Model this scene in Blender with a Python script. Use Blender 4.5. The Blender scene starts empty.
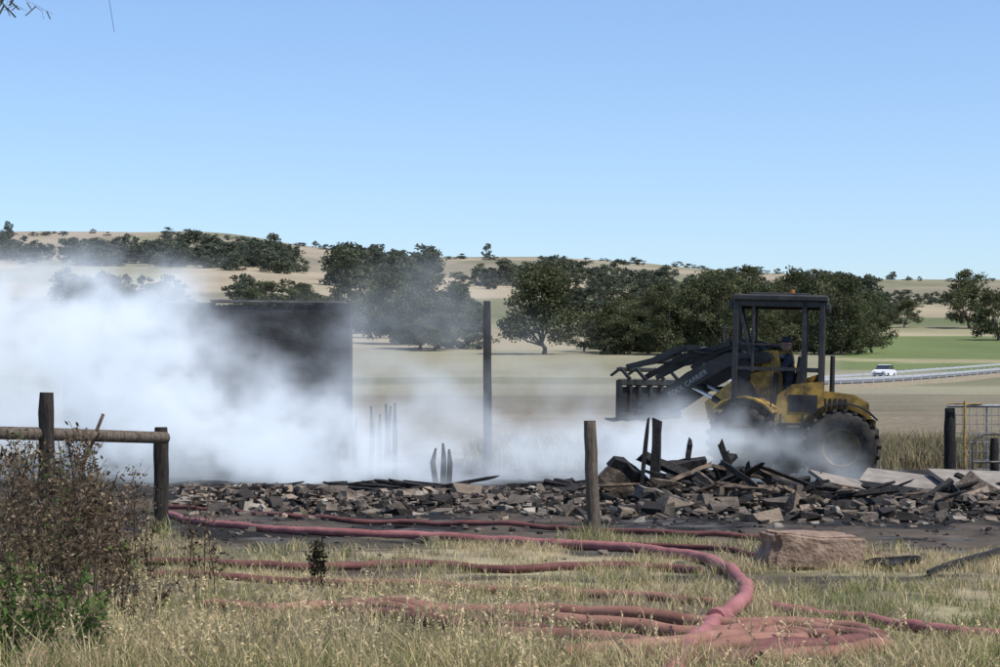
import bpy, math, random, bmesh
import numpy as np
from mathutils import Vector, Matrix, Euler, noise
random.seed(7); RNG=np.random.default_rng(7)
S=bpy.context.scene
F=2000.0; EYE=1.5
# image-pixel helpers: pixel column bx (500 = straight ahead) and pixel row by, unprojected to a position in metres
def G(bx,by,z=0.0):
    d=F*(EYE-z)/(by-400.0); return Vector(((bx-500)/F*d,d,z))
def D(bx,by,d):
    return Vector(((bx-500)/F*d,d,EYE+(400-by)/F*d))
# ---------------------------------------------------------------- noise
def _h(a,b,s):
    v=np.sin(a*127.1+b*311.7+s*74.7)*43758.5453; return v-np.floor(v)
def vn(x,y,s=0):
    xi=np.floor(x); yi=np.floor(y); fx=x-xi; fy=y-yi
    fx=fx*fx*(3-2*fx); fy=fy*fy*(3-2*fy)
    return (_h(xi,yi,s)*(1-fx)+_h(xi+1,yi,s)*fx)*(1-fy)+(_h(xi,yi+1,s)*(1-fx)+_h(xi+1,yi+1,s)*fx)*fy
def fbm(x,y,s=0,o=4):
    t=0;a=.5;n=0
    for i in range(o):
        t=t+a*vn(x*2**i,y*2**i,s+i*3.3); n+=a; a*=.5
    return t/n
def sm(x,a,b):
    t=np.clip((x-a)/(b-a),0,1); return t*t*(3-2*t)
# ---------------------------------------------------------------- terrain height
DD=np.array([50,80,120,200,300,400,500,700,1000,1400,1800,2300.])
YL=np.array([460,418,404,388,371,354,337,305,276,256,243,234.])
YM=np.array([460,418,404,388,371,354,341,318,291,273,263,256.])
YR=np.array([460,418,404,388,371,354,345,327,307,292,284,279.])
def hz(x,y):
    x=np.asarray(x,float); y=np.asarray(y,float)
    yy=np.maximum(y,1.0); b=500+F*x/yy
    d=np.clip(yy,50,2300)
    l=np.interp(d,DD,YL);m=np.interp(d,DD,YM);r=np.interp(d,DD,YR)
    t1=sm(b,180,430); t2=sm(b,520,900)
    Y=l*(1-t1)+m*t1; Y=Y*(1-t2)+r*t2
    Y=Y+sm(d,450,1500)*(8*(fbm(x/230+9,y/700,5,3)-.5)*2)
    z=EYE+(400-Y)/F*d
    z=np.where(yy<=50,0,z)
    z=np.where(yy>2300,z-(yy-2300)*.02,z)
    z=z+sm(yy,60,200)*(fbm(x/40,y/60,2,3)-.5)*.8
    z=z+(fbm(x*1.3,y*1.3,11,4)-.5)*.10*(1-sm(yy,45,70))
    return z
def hz1(x,y): return float(hz(np.array([x]),np.array([y]))[0])
# ---------------------------------------------------------------- mesh helpers
def link(o,parent=None):
    S.collection.objects.link(o)
    if parent is not None: o.parent=parent
    return o
def np_obj(name,V,Fc,cols=None,mats=(),smooth=False,parent=None):
    me=bpy.data.meshes.new(name); V=np.asarray(V,np.float32); Fc=np.asarray(Fc,np.int32)
    k=Fc.shape[1]; n=len(Fc)
    me.vertices.add(len(V)); me.vertices.foreach_set('co',V.ravel())
    me.loops.add(n*k); me.loops.foreach_set('vertex_index',Fc.ravel())
    me.polygons.add(n); me.polygons.foreach_set('loop_start',np.arange(0,n*k,k,dtype=np.int32))
    me.polygons.foreach_set('loop_total',np.full(n,k,dtype=np.int32))
    me.polygons.foreach_set('use_smooth',np.full(n,smooth,dtype=bool))
    me.update(calc_edges=True)
    if cols is not None:
        a=me.color_attributes.new('Col','FLOAT_COLOR','POINT')
        c=np.ones((len(V),4),np.float32); c[:,:3]=cols; a.data.foreach_set('color',c.ravel())
    for m in mats: me.materials.append(m)
    me.validate()
    o=bpy.data.objects.new(name,me); return link(o,parent)
class MB:
    def __init__(s,M=None): s.v=[];s.f=[];s.m=[];s.sm=[];s.M=M or Matrix()
    def add(s,vs,fs,mi=0,smooth=False):
        b=len(s.v); s.v+= [tuple(s.M@Vector(v)) for v in vs]
        for f in fs: s.f.append(tuple(b+i for i in f)); s.m.append(mi); s.sm.append(smooth)
    def box(s,c,size,rot=(0,0,0),mi=0,jit=0,bev=0.0):
        R=Euler(rot).to_matrix(); hx,hy,hz_=[k/2 for k in size]; c=Vector(c)
        if bev>0:
            b=min(bev,hx*.45,hy*.45,hz_*.45); vs=[]
            def ring(z,i):
                X=hx-i;Yy=hy-i
                return [(X,-Yy+b,z),(X,Yy-b,z),(X-b,Yy,z),(-X+b,Yy,z),(-X,Yy-b,z),(-X,-Yy+b,z),(-X+b,-Yy,z),(X-b,-Yy,z)]
            for z,i in((-hz_,b),(-hz_+b,0),(hz_-b,0),(hz_,b)): vs+=ring(z,i)
            fs=[tuple(range(7,-1,-1)),tuple(range(24,32))]
            for k in range(3):
                for j in range(8): fs.append((k*8+j,k*8+(j+1)%8,(k+1)*8+(j+1)%8,(k+1)*8+j))
            s.add([c+R@Vector(v) for v in vs],fs,mi); return
        vs=[]
        for dx in(-1,1):
            for dy in(-1,1):
                for dz in(-1,1):
                    v=Vector((dx*hx,dy*hy,dz*hz_))
                    if jit: v+=Vector([random.uniform(-jit,jit) for _ in range(3)])
                    vs.append(c+R@v)
        s.add(vs,[(0,1,3,2),(4,6,7,5),(0,4,5,1),(2,3,7,6),(0,2,6,4),(1,5,7,3)],mi)
    def prism(s,prof,y0,y1,mi=0):
        n=len(prof); vs=[(x,y0,z) for x,z in prof]+[(x,y1,z) for x,z in prof]
        fs=[tuple(range(n)),tuple(range(2*n-1,n-1,-1))]+[(i,i+n,(i+1)%n+n,(i+1)%n) for i in range(n)]
        s.add(vs,fs,mi)
    def band(s,line,th,y0,y1,mi=0):
        up=[];dn=[]
        n=len(line)
        for i,(x,z) in enumerate(line):
            a=line[max(i-1,0)];b=line[min(i+1,n-1)]
            t=Vector((b[0]-a[0],b[1]-a[1])).normalized(); nn=Vector((-t.y,t.x))
            w=th[i]/2 if isinstance(th,(list,tuple)) else th/2
            up.append((x+nn.x*w,z+nn.y*w));dn.append((x-nn.x*w,z-nn.y*w))
        vs=[];fs=[]
        for i in range(n): vs+=[(up[i][0],y0,up[i][1]),(dn[i][0],y0,dn[i][1]),(dn[i][0],y1,dn[i][1]),(up[i][0],y1,up[i][1])]
        for i in range(n-1):
            for k in range(4): fs.append((i*4+k,i*4+(k+1)%4,(i+1)*4+(k+1)%4,(i+1)*4+k))
        fs+=[(0,1,2,3),(4*n-1,4*n-2,4*n-3,4*n-4)]
        s.add(vs,fs,mi)
    def tube(s,pts,r,n=8,mi=0,cap=True,smooth=True):
        pts=[Vector(p) for p in pts]; vs=[];N=len(pts)
        up=None
        for i,p in enumerate(pts):
            t=(pts[min(i+1,N-1)]-pts[max(i-1,0)]).normalized()
            if up is None:
                up=Vector((0,0,1)) if abs(t.z)<.9 else Vector((1,0,0))
            a=t.cross(up)
            if a.length<1e-4: a=t.cross(Vector((0,1,0)))
            a.normalize(); b=a.cross(t); up=b
            rr=r[i] if hasattr(r,'__len__') else r
            for k in range(n):
                an=2*math.pi*k/n; vs.append(p+a*math.cos(an)*rr+b*math.sin(an)*rr)
        fs=[(i*n+k,i*n+(k+1)%n,(i+1)*n+(k+1)%n,(i+1)*n+k) for i in range(N-1) for k in range(n)]
        s.add(vs,fs,mi,smooth)
        if cap: s.add(vs[:n],[tuple(range(n))[::-1]],mi); s.add(vs[-n:],[tuple(range(n))],mi)
    def lathe(s,prof,c,n=32,mi=0,smooth=True):
        vs=[];m=len(prof)
        for k in range(n):
            a=2*math.pi*k/n
            for r,y in prof: vs.append((c[0]+r*math.cos(a),c[1]+y,c[2]+r*math.sin(a)))
        fs=[(k*m+j,((k+1)%n)*m+j,((k+1)%n)*m+j+1,k*m+j+1) for k in range(n) for j in range(m-1)]
        s.add(vs,fs,mi,smooth)
    def obj(s,name,mats,parent=None,recalc=True):
        me=bpy.data.meshes.new(name); me.from_pydata(s.v,[],s.f)
        for m in mats: me.materials.append(m)
        me.polygons.foreach_set('material_index',s.m); me.polygons.foreach_set('use_smooth',s.sm)
        me.update()
        if recalc:
            bm=bmesh.new(); bm.from_mesh(me); bmesh.ops.recalc_face_normals(bm,faces=bm.faces); bm.to_mesh(me); bm.free()
        o=bpy.data.objects.new(name,me); return link(o,parent)
def empty(name,loc=(0,0,0)):
    o=bpy.data.objects.new(name,None); o.location=loc; o.empty_display_size=.3; return link(o)
# ---------------------------------------------------------------- materials
def pmat(name,c1,c2,scale=5,rough=.85,metal=0,bump=.3,attr=False,stretch=(1,1,1),dist=.02,lo=.35,hi=.65,spec=.3):
    m=bpy.data.materials.new(name); m.use_nodes=True; nt=m.node_tree; N=nt.nodes; L=nt.links
    B=N['Principled BSDF']; B.inputs['Roughness'].default_value=rough; B.inputs['Metallic'].default_value=metal
    B.inputs['Specular IOR Level'].default_value=spec
    tc=N.new('ShaderNodeTexCoord'); mp=N.new('ShaderNodeMapping'); mp.inputs['Scale'].default_value=stretch
    L.new(tc.outputs['Object'],mp.inputs[0])
    n=N.new('ShaderNodeTexNoise'); n.inputs['Scale'].default_value=scale; n.inputs['Detail'].default_value=6; n.inputs['Roughness'].default_value=.65
    L.new(mp.outputs[0],n.inputs['Vector'])
    r=N.new('ShaderNodeValToRGB'); r.color_ramp.elements[0].position=lo; r.color_ramp.elements[1].position=hi
    r.color_ramp.elements[0].color=(*c1,1); r.color_ramp.elements[1].color=(*c2,1)
    L.new(n.outputs['Fac'],r.inputs[0]); out=r.outputs[0]
    if attr:
        a=N.new('ShaderNodeAttribute'); a.attribute_name='Col'
        x=N.new('ShaderNodeMix'); x.data_type='RGBA'; x.blend_type='MULTIPLY'; x.inputs[0].default_value=1
        L.new(out,x.inputs[6]); L.new(a.outputs['Color'],x.inputs[7]); out=x.outputs[2]
    L.new(out,B.inputs['Base Color'])
    if bump:
        n2=N.new('ShaderNodeTexNoise'); n2.inputs['Scale'].default_value=scale*4; n2.inputs['Detail'].default_value=4
        L.new(mp.outputs[0],n2.inputs['Vector'])
        b=N.new('ShaderNodeBump'); b.inputs['Strength'].default_value=bump; b.inputs['Distance'].default_value=dist
        L.new(n2.outputs['Fac'],b.inputs['Height']); L.new(b.outputs[0],B.inputs['Normal'])
    return m
def leafmat(name,tr=.25):
    m=bpy.data.materials.new(name); m.use_nodes=True; nt=m.node_tree; N=nt.nodes; L=nt.links; N.clear()
    o=N.new('ShaderNodeOutputMaterial'); a=N.new('ShaderNodeAttribute'); a.attribute_name='Col'
    n=N.new('ShaderNodeTexNoise'); n.inputs['Scale'].default_value=3; n.inputs['Detail'].default_value=0
    tc=N.new('ShaderNodeTexCoord'); L.new(tc.outputs['Object'],n.inputs['Vector'])
    mr=N.new('ShaderNodeMapRange'); mr.inputs[3].default_value=.75; mr.inputs[4].default_value=1.25; L.new(n.outputs['Fac'],mr.inputs[0])
    x=N.new('ShaderNodeVectorMath'); x.operation='SCALE'; L.new(a.outputs['Color'],x.inputs[0]); L.new(mr.outputs[0],x.inputs['Scale'])
    d=N.new('ShaderNodeBsdfDiffuse'); t=N.new('ShaderNodeBsdfTranslucent'); mx=N.new('ShaderNodeMixShader'); mx.inputs[0].default_value=tr
    L.new(x.outputs[0],d.inputs[0]); L.new(x.outputs[0],t.inputs[0]); L.new(d.outputs[0],mx.inputs[1]); L.new(t.outputs[0],mx.inputs[2]); L.new(mx.outputs[0],o.inputs[0])
    return m
M_leaf=leafmat('foliage',.3); M_grass=leafmat('dry_grass_blades',.3)
M_char=pmat('charred_wood',(.007,.006,.006),(.036,.032,.028),9,.8,bump=.8,stretch=(3,3,.6))
M_wood=pmat('weathered_wood',(.06,.047,.035),(.19,.15,.115),7,.9,bump=.9,stretch=(4,4,.5))
M_wood2=pmat('half_burnt_timber',(.03,.022,.016),(.20,.145,.10),5,.9,bump=.8)
M_yel=pmat('yellow_machine_paint',(.11,.07,.025),(.50,.31,.065),3,.6,bump=.08,spec=.35,lo=.36,hi=.58)
M_yeld=pmat('dirty_yellow_paint',(.06,.042,.02),(.40,.25,.055),3.2,.65,bump=.1,lo=.38,hi=.6)
M_hub=pmat('dirty_wheel_rim',(.035,.028,.02),(.15,.105,.045),5,.8,bump=.1)
M_blk=pmat('black_paint',(.008,.008,.009),(.035,.032,.028),4,.5,bump=.08,spec=.5)
M_tyre=pmat('tyre_rubber',(.014,.013,.012),(.06,.05,.04),6,.85,bump=.4)
M_chrome=pmat('chrome_rod',(.6,.6,.6),(.75,.75,.75),3,.2,1,bump=0)
M_steel=pmat('galvanised_steel',(.22,.22,.22),(.42,.42,.41),8,.5,.6,bump=.1)
M_white=pmat('white_paint',(.7,.7,.7),(.82,.82,.82),3,.4,bump=0,spec=.5)
M_glass=pmat('dark_glass',(.015,.02,.025),(.03,.035,.04),1,.08,bump=0,spec=.8)
M_stone=pmat('rubble_stone',(.55,.5,.45),(1,.95,.88),6,.9,bump=.7,attr=True)
M_rock=pmat('sandstone',(.16,.10,.068),(.33,.235,.17),7,.92,bump=1,dist=.02)
# ---------------------------------------------------------------- ground sheet
ys=np.concatenate([np.linspace(-80,7,30)[:-1],np.arange(7,48,.11),48*np.exp(np.linspace(0,math.log(5200/48.),230))])
t=np.linspace(-1,1,431); u=.27*t+.73*t**3
Yg,Ug=np.meshgrid(ys,u,indexing='ij'); Wg=.6*np.maximum(Yg,0)+32; Xg=Ug*Wg
Zg=hz(Xg,Yg)
b=500+F*Xg/np.maximum(Yg,8)
def C(*c): return np.array(c,float)
def mix(a,bc,t): return a*(1-t[...,None])+bc*t[...,None]
n1=fbm(Xg/1.1,Yg/1.6,1,5); n2=fbm(Xg/.35,Yg/.35,21,4); n3=fbm(Xg/14,Yg/40,31,4)
one=np.ones(Xg.shape+(3,))
col=one*C(.30,.25,.155)
col=mix(col,C(.115,.09,.062),sm(n1,.46,.60)); col=mix(col,C(.06,.05,.04),sm(n2,.56,.68)*.6); col=mix(col,C(.18,.185,.085),sm(fbm(Xg/2.3,Yg/2.5,41,3),.5,.7)*.4)
edge=21.4+(n1-.5)*3.2-1.8*sm(Xg,2.6,4.6)+(fbm(Xg/3,Yg*0,51,2)-.5)*2
burn=sm(Yg,edge,edge+.8)*(1-sm(Yg,46+n1*6,52+n1*6))*(1-sm(Xg,11,14))
burn=np.maximum(burn,sm(fbm(Xg/2.2,Yg/.8,55,3)+.12*sm(Yg,16,22),.58,.64)*sm(Yg,13.5,16)*.85*(1-sm(Yg,40,45)))
bc=mix(one*C(.022,.020,.018),C(.10,.095,.09),sm(n2,.52,.78)*.8)
bc=mix(bc,C(.115,.09,.068),sm(n1,.56,.7)*.7)
far=sm(Yg,50,60)
w=(fbm(Xg/30,Yg/90,61,3)-.5)
d=Yg*(1+.05*w)
fc=one*C(.20,.165,.11)
fc=mix(fc,C(.175,.15,.10),sm(d,95,105)); fc=mix(fc,C(.225,.205,.135),sm(d,165,172)); fc=mix(fc,C(.165,.155,.095),sm(d,215,225)*(1-sm(d,262,266)))
fc=mix(fc,C(.235,.215,.14),sm(d,262,266)); fc=mix(fc,C(.30,.255,.17),sm(d,430,445))
ang=Xg/np.maximum(Yg,30)
fc=mix(fc,C(.215,.19,.125),sm(d,640+1200*ang,655+1200*ang)); fc=mix(fc,C(.35,.29,.20),sm(d,900+500*ang,915+500*ang))
fc=mix(fc,C(.235,.205,.145),sm(d,1250,1270)); fc=mix(fc,C(.30,.25,.18),sm(d,1700,1730))
R=sm(b,820,850)
dr=d*(1+.5*(ang-.2))
rc=mix(fc,C(.135,.165,.065),sm(dr,300,306)); rc=mix(rc,C(.29,.26,.15),sm(dr,345,349)); rc=mix(rc,C(.13,.16,.06),sm(dr,362,368)); rc=mix(rc,C(.35,.30,.185),sm(dr,600,610)); rc=mix(rc,C(.14,.16,.075),sm(dr,720,732)); rc=mix(rc,C(.35,.29,.19),sm(dr,860,872)); rc=mix(rc,C(.24,.21,.14),sm(dr,1200,1220))
fc=mix(fc,rc,R)
M2=sm(b,470,520)*(1-sm(b,700,720)); fc=mix(fc,C(.15,.17,.08),M2*sm(d,600,610)*(1-sm(d,760,770))*.8)
fc=mix(fc,C(.17,.175,.095),sm(fbm(Xg/120,Yg/260,77,2),.58,.60)*sm(Yg,600,700)*.6)
fc=fc*(1+.35*(n3-.5))[...,None]*(1+.35*(fbm(Xg/3,Yg/6,71,3)-.5)*(1-sm(Yg,90,220)))[...,None]*(1+.5*(fbm(Xg/60,Yg/160,72,3)-.5))[...,None]
fc=fc*(1+.05*np.sin((Xg*.35+Yg*.8)*.55)*sm(Yg,60,90)*(1-sm(Yg,180,300)))[...,None]
col=mix(col,fc,far); col=mix(col,bc,burn)
ny,nx=Xg.shape
idx=np.arange(ny*nx).reshape(ny,nx)
fa=np.stack([idx[:-1,:-1],idx[:-1,1:],idx[1:,1:],idx[1:,:-1]],-1).reshape(-1,4)
M_ground=pmat('ground_soil_and_fields',(.72,.72,.72),(1.2,1.2,1.2),2.5,.97,bump=.8,attr=True,dist=.03,spec=.1)
np_obj('ground',np.stack([Xg,Yg,Zg],-1).reshape(-1,3),fa,col.reshape(-1,3),[M_ground],smooth=True)
# ---------------------------------------------------------------- grass blades
def blades(name,x,y,h,w,cols,lean=.5):
    n=len(x); z=hz(x,y)
    a=RNG.uniform(0,2*np.pi,n); ln=RNG.uniform(.05,1,n)*lean*h; az=RNG.uniform(0,2*np.pi,n)
    dx=np.cos(a)*w; dy=np.sin(a)*w
    p0=np.stack([x-dx,y-dy,z-.01],-1); p1=np.stack([x+dx,y+dy,z-.01],-1)
    mx=x+np.cos(az)*ln*.35; my=y+np.sin(az)*ln*.35
    p2=np.stack([mx+dx*.8,my+dy*.8,z+h*.6],-1); p3=np.stack([mx-dx*.8,my-dy*.8,z+h*.6],-1)
    tx=x+np.cos(az)*ln; ty=y+np.sin(az)*ln
    p4=np.stack([tx+dx*.15,ty+dy*.15,z+h],-1);p5=np.stack([tx-dx*.15,ty-dy*.15,z+h],-1)
    V=np.stack([p0,p1,p2,p3,p4,p5],1).reshape(-1,3); i=np.arange(n)[:,None]*6
    Fq=np.concatenate([i+np.array([[0,1,2,3]]),i+np.array([[3,2,4,5]])])
    return np_obj(name,V,Fq,np.repeat(cols,6,0),[M_grass])
def gcols(n,green):
    g=(RNG.random(n)<np.clip(green,0,1))[:,None]
    a=C(.62,.50,.29)*RNG.uniform(.45,1.25,(n,1)); c=C(.19,.23,.07)*RNG.uniform(.6,1.3,(n,1))
    return np.where(g,c,a)
N=230000
y=9.3+RNG.random(N)**.85*13.2; x=(RNG.random(N)-.5)*2*(.29*y+.8)
m1=fbm(x/.9,y/1.2,81,4); m2=fbm(x/.18,y/.18,83,2)
keep=(RNG.random(N)<sm(m1,.36,.58)*.85+.12+.4*(y<11.6))&(m2>.40-.2*(y<11.6))
keep&=(y<21.0-1.8*sm(x,2.6,4.6)+(m1-.5)*3)
keep&=~((fbm(x/2.2,y/.8,55,3)+.12*sm(y,16,22)>.61)&(y>14))
x=x[keep];y=y[keep];m1=m1[keep];n=len(x)
front=1-sm(y,10.6,12.2)
h=(RNG.uniform(.02,.095,n)*(.6+m1))*(1-front)+front*RNG.uniform(.05,.24,n)*(.5+m1)
blades('grass',x,y,h,RNG.uniform(.0015,.0035,n),gcols(n,.03+.5*sm(fbm(x/1.5,y/1.5,91,3),.48,.68)+.15*front),1.2)
cx=[];cy=[];hh=[];gg=[]
def tuft(x0,y0,r,n,h,g):
    a=RNG.uniform(0,6.28,n); rr=r*np.sqrt(RNG.random(n)); cx.extend(x0+rr*np.cos(a)); cy.extend(y0+rr*np.sin(a)); hh.extend(RNG.uniform(.35,1,n)*h); gg.extend([g]*n)
for i in range(170):
    y0=random.uniform(9.6,11.8); bx=random.choice([random.uniform(80,520),random.uniform(-20,1020)])
    if bx>520: y0=random.uniform(9.4,10.9)
    tuft((bx-500)/F*y0,y0,random.uniform(.06,.2),random.randint(25,70),random.uniform(.10,.26) if bx>520 else random.uniform(.2,.42),random.uniform(.0,.5))
for i in range(320):
    y0=random.uniform(12,20.5); bx=random.uniform(120,1010); tuft((bx-500)/F*y0,y0,random.uniform(.05,.25),random.randint(20,60),random.uniform(.06,.16),random.uniform(0,.5))
for q in [(592,543),(575,546),(605,545),(160,533),(40,540)]:
    p=G(*q); tuft(p.x,p.y,.22,110,.26,.5)
for i in range(260):
    y0=random.uniform(43,58); bx=random.choice([random.uniform(870,1030),random.uniform(480,640)]); tuft((bx-500)/F*y0,y0,.5,60,random.uniform(.3,.75),.12)
cx=np.array(cx);cy=np.array(cy);hh=np.array(hh);gg=np.array(gg)
blades('tall_grass',cx,cy,hh,np.where(cy>40,.012,RNG.uniform(.0018,.004,len(cx))),gcols(len(cx),gg)*np.where(cy>40,.5,1)[:,None],.8)
V=[];Fq=[];Cc=[]
def ribbons(pts,wid,colr):
    for i in range(len(pts)-1):
        p=np.array(pts[i]);q=np.array(pts[i+1]); a=random.uniform(0,3.14); s_=np.array([math.cos(a),math.sin(a)*.5,0])*wid
        k=len(V); V.extend([p-s_,p+s_,q+s_,q-s_]); Fq.append((k,k+1,k+2,k+3)); Cc.extend([colr]*4)
def leafq(p,sz,colr):
    a=RNG.normal(size=3);a/=np.linalg.norm(a);c=np.cross(a,RNG.normal(size=3));c/=np.linalg.norm(c)
    k=len(V);p=np.array(p);V.extend([p-a*sz,p+c*sz*.45,p+a*sz,p-c*sz*.45]);Fq.append((k,k+1,k+2,k+3));Cc.extend([colr]*4)
for i in range(750):
    y0=random.uniform(9.5,12.6); bx=random.choice([random.uniform(100,560),random.uniform(-20,1020)]); x0=(bx-500)/F*y0; H=random.uniform(.2,.48)*(1 if bx<560 else .55)
    z0=hz1(x0,y0); lx=random.uniform(-.12,.12); ly=random.uniform(-.1,.1)
    pts=[(x0+lx*k*k,y0+ly*k*k,z0+H*k) for k in(0,.35,.7,1)]
    cc=C(.62,.50,.29)*random.uniform(.6,1.15); ribbons(pts,.0016,cc)
    for j in range(9):
        k=.72+.035*j; leafq((x0+lx*k*k+random.uniform(-.006,.006),y0+ly*k*k,z0+H*k),random.uniform(.008,.017),cc)
np_obj('seed_grass',np.array(V),np.array(Fq),np.array(Cc),[M_grass])
# ---------------------------------------------------------------- weeds
def weed_plant(name,items):
    global V,Fq,Cc
    V=[];Fq=[];Cc=[]
    for (x0,y0,H,lean,leafn,lsz,stemc,leafcs,branch) in items:
        z0=hz1(x0,y0); lx=random.uniform(-lean,lean); ly=random.uniform(-lean,lean)
        def pos(k): return np.array([x0+lx*k*k,y0+ly*k*k,z0+H*k])
        ks=np.linspace(0,1,7); pts=[pos(k)+RNG.normal(size=3)*.006 for k in ks]
        ribbons(pts,.004,stemc); ribbons(pts,.004,stemc)
        for j in range(branch):
            k=random.uniform(.25,.97); p=pos(k); a=random.uniform(0,6.28); L=H*random.uniform(.12,.34)*(1.15-k*.6)
            e=p+np.array([math.cos(a)*L*.7,math.sin(a)*L*.7,L*.7]); mdd=(p+e)/2+np.array([0,0,-.02])
            ribbons([p,mdd,e],.0022,stemc)
            for l in range(leafn):
                t_=random.random(); q=p*(1-t_)+e*t_+RNG.normal(size=3)*.022
                leafq(q,lsz*random.uniform(.5,1.3),random.choice(leafcs)*random.uniform(.6,1.3))
    return np_obj(name,np.array(V),np.array(Fq),np.array(Cc),[M_leaf])
brn=[C(.12,.09,.06),C(.19,.14,.09),C(.05,.038,.028),C(.26,.20,.13)]; grn=[C(.09,.15,.04),C(.14,.20,.06),C(.06,.10,.03)]
it=[]
for i in range(80):
    y0=random.uniform(12.4,15.5); bx=random.gauss(62,50)
    if bx>150 or bx<-20: bx=random.uniform(0,135)
    x0=(bx-500)/F*y0; topy=random.choice([random.uniform(432,480),random.uniform(470,560)])+max(0,bx-100)*1.0
    H=max(.3,EYE-(topy-400)/F*y0)
    it.append((x0,y0,H,.22,11,.019,C(.14,.10,.07),brn+([grn[0]] if i%3==0 else []),16))
weed_plant('dry_weed_bush',it)
it=[]
for i in range(50):
    y0=random.uniform(10.6,12.6); bx=random.uniform(-30,115); x0=(bx-500)/F*y0
    it.append((x0,y0,random.uniform(.22,.55),.12,12,.022,C(.10,.13,.05),grn+[brn[1],brn[3]],10))
weed_plant('green_weed_bush',it)
it=[((bx-500)/F*y0,y0,H,.1,7,.018,C(.12,.08,.05),brn,13) for bx,y0,H in [(205,14.5,.86),(198,14.2,.7),(215,14.8,.6),(190,15,.8),(150,14,.9),(135,13.6,.95)]]
weed_plant('dead_weed',it)
it=[((bx-500)/F*y0,y0,H,.05,10,.022,C(.03,.025,.02),[C(.03,.028,.02),C(.05,.05,.03)],13) for bx,y0,H in [(318,15.8,.43),(313,15.9,.36),(323,15.7,.33)]]
weed_plant('dark_weed',it)
# ---------------------------------------------------------------- trees
def crown(rng,ncl,nleaf,leaf,halfw,base=.3):
    cs=[]
    for i in range(ncl):
        a=rng.uniform(0,6.28); zz=rng.uniform(0,1); prof=math.sqrt(max(.05,1-(zz*1.15-.32)**2/.8))*(.62+.38*min(1,(1-zz)*3+.25))
        r=halfw*prof*math.sqrt(rng.uniform(.08,1))*.84
        cs.append((r*math.cos(a),r*math.sin(a),base+.08+(0.90-base-.08)*zz*(.92+.08*rng.random()),rng.uniform(.08,.15)))
    P=[];Co=[]
    for (x,y,z,r) in cs:
        dv=rng.normal(size=(nleaf,3)); dv/=np.linalg.norm(dv,axis=1)[:,None]
        rr=r*rng.uniform(.35,1.05,(nleaf,1)); p=np.array([x,y,z])+dv*rr*np.array([1.1,1.1,.68]); P.append(p)
        tone=rng.uniform(.6,1.35); hue=rng.random()
        base_c=C(.078,.092,.045)*(1-hue)+C(.115,.118,.065)*hue
        Co.append(base_c*tone*rng.uniform(.65,1.4,(nleaf,1)))
    P=np.concatenate(P);Co=np.concatenate(Co);n=len(P)
    a=rng.normal(size=(n,3));a/=np.linalg.norm(a,axis=1)[:,None]; c=np.cross(a,rng.normal(size=(n,3)));c/=np.linalg.norm(c,axis=1)[:,None]
    s_=leaf*rng.uniform(.6,1.4,(n,1)); V_=np.stack([P-a*s_,P+c*s_*.6,P+a*s_,P-c*s_*.6],1).reshape(-1,3)
    return V_,np.repeat(Co,4,0),cs
def limbs(rng,cs,tr=.022,base=.28):
    mb=MB(); fk=[Vector((rng.uniform(-.01,.01),0,0)),Vector((rng.uniform(-.03,.03),rng.uniform(-.02,.02),base*.55)),Vector((rng.uniform(-.04,.04),rng.uniform(-.03,.03),base))]
    mb.tube(fk,[tr*1.3,tr,tr*.85],8)
    sel=[cs[i] for i in rng.permutation(len(cs))[:9]]
    for (x,y,z,r) in sel:
        e=Vector((x,y,z)); md=fk[2].lerp(e,.5)+Vector((0,0,-.03)); mb.tube([fk[2]-Vector((0,0,.02)),md,e],[tr*.6,tr*.38,tr*.12],6)
    v=np.array([tuple(k) for k in mb.v]); q=np.array([f for f in mb.f if len(f)==4]); return v,q
def tree_data(seed,halfw,ncl,nleaf,leaf,base=.3,tint=1.0):
    rng=np.random.default_rng(seed); V_,Co,cs=crown(rng,ncl,nleaf,leaf,halfw,base); tv,tq=limbs(rng,cs,base=max(base,.12))
    nl=len(V_); fl=np.arange(nl).reshape(-1,4); Vv=np.concatenate([V_,tv]); Fv=np.concatenate([fl,tq+nl]) 
    Cv=np.concatenate([Co*tint,np.tile(C(.20,.17,.14),(len(tv),1))]); return Vv,Fv,Cv
variants=[]
for k,(hw,ncl,bs) in enumerate([(.46,84,.08),(.52,64,.06),(.42,56,.10),(.5,66,.02),(.56,64,.04)]):
    variants.append(tree_data(100+k,hw,ncl,115,.0175,bs))
tm=[]
for k,v in enumerate(variants):
    o=np_obj('tmp',v[0],v[1],v[2],[M_leaf]); me=o.data; me.name='eucalyptus_mesh'; tm.append(me); bpy.data.objects.remove(o)
hwv=[.46,.52,.42,.5,.56]
trees=[(543,400,99,100,0),(608,412,54,74,1),(648,405,66,76,3),(690,395,80,84,1),(726,390,84,80,3),(765,402,80,78,4),(842,395,86,80,3),(872,415,68,66,1),(812,420,80,76,1),(585,425,44,50,4),(630,400,52,64,4),(668,392,66,64,3),(708,400,86,74,0),(745,395,74,74,1),(858,400,54,64,4),
(395,470,76,80,3),(420,440,84,84,1),(452,445,74,64,4),(380,520,64,74,1),(345,560,52,68,3),(300,600,46,68,1),(262,640,42,60,4),(970,690,64,70,1),(998,560,54,64,3),(905,700,32,42,4),(470,560,40,44,2),(665,520,66,68,4),(710,560,72,74,0),(790,560,76,76,3),(625,560,46,60,3),(830,640,64,74,0),(745,600,74,74,1),(435,430,44,74,4)]
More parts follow.
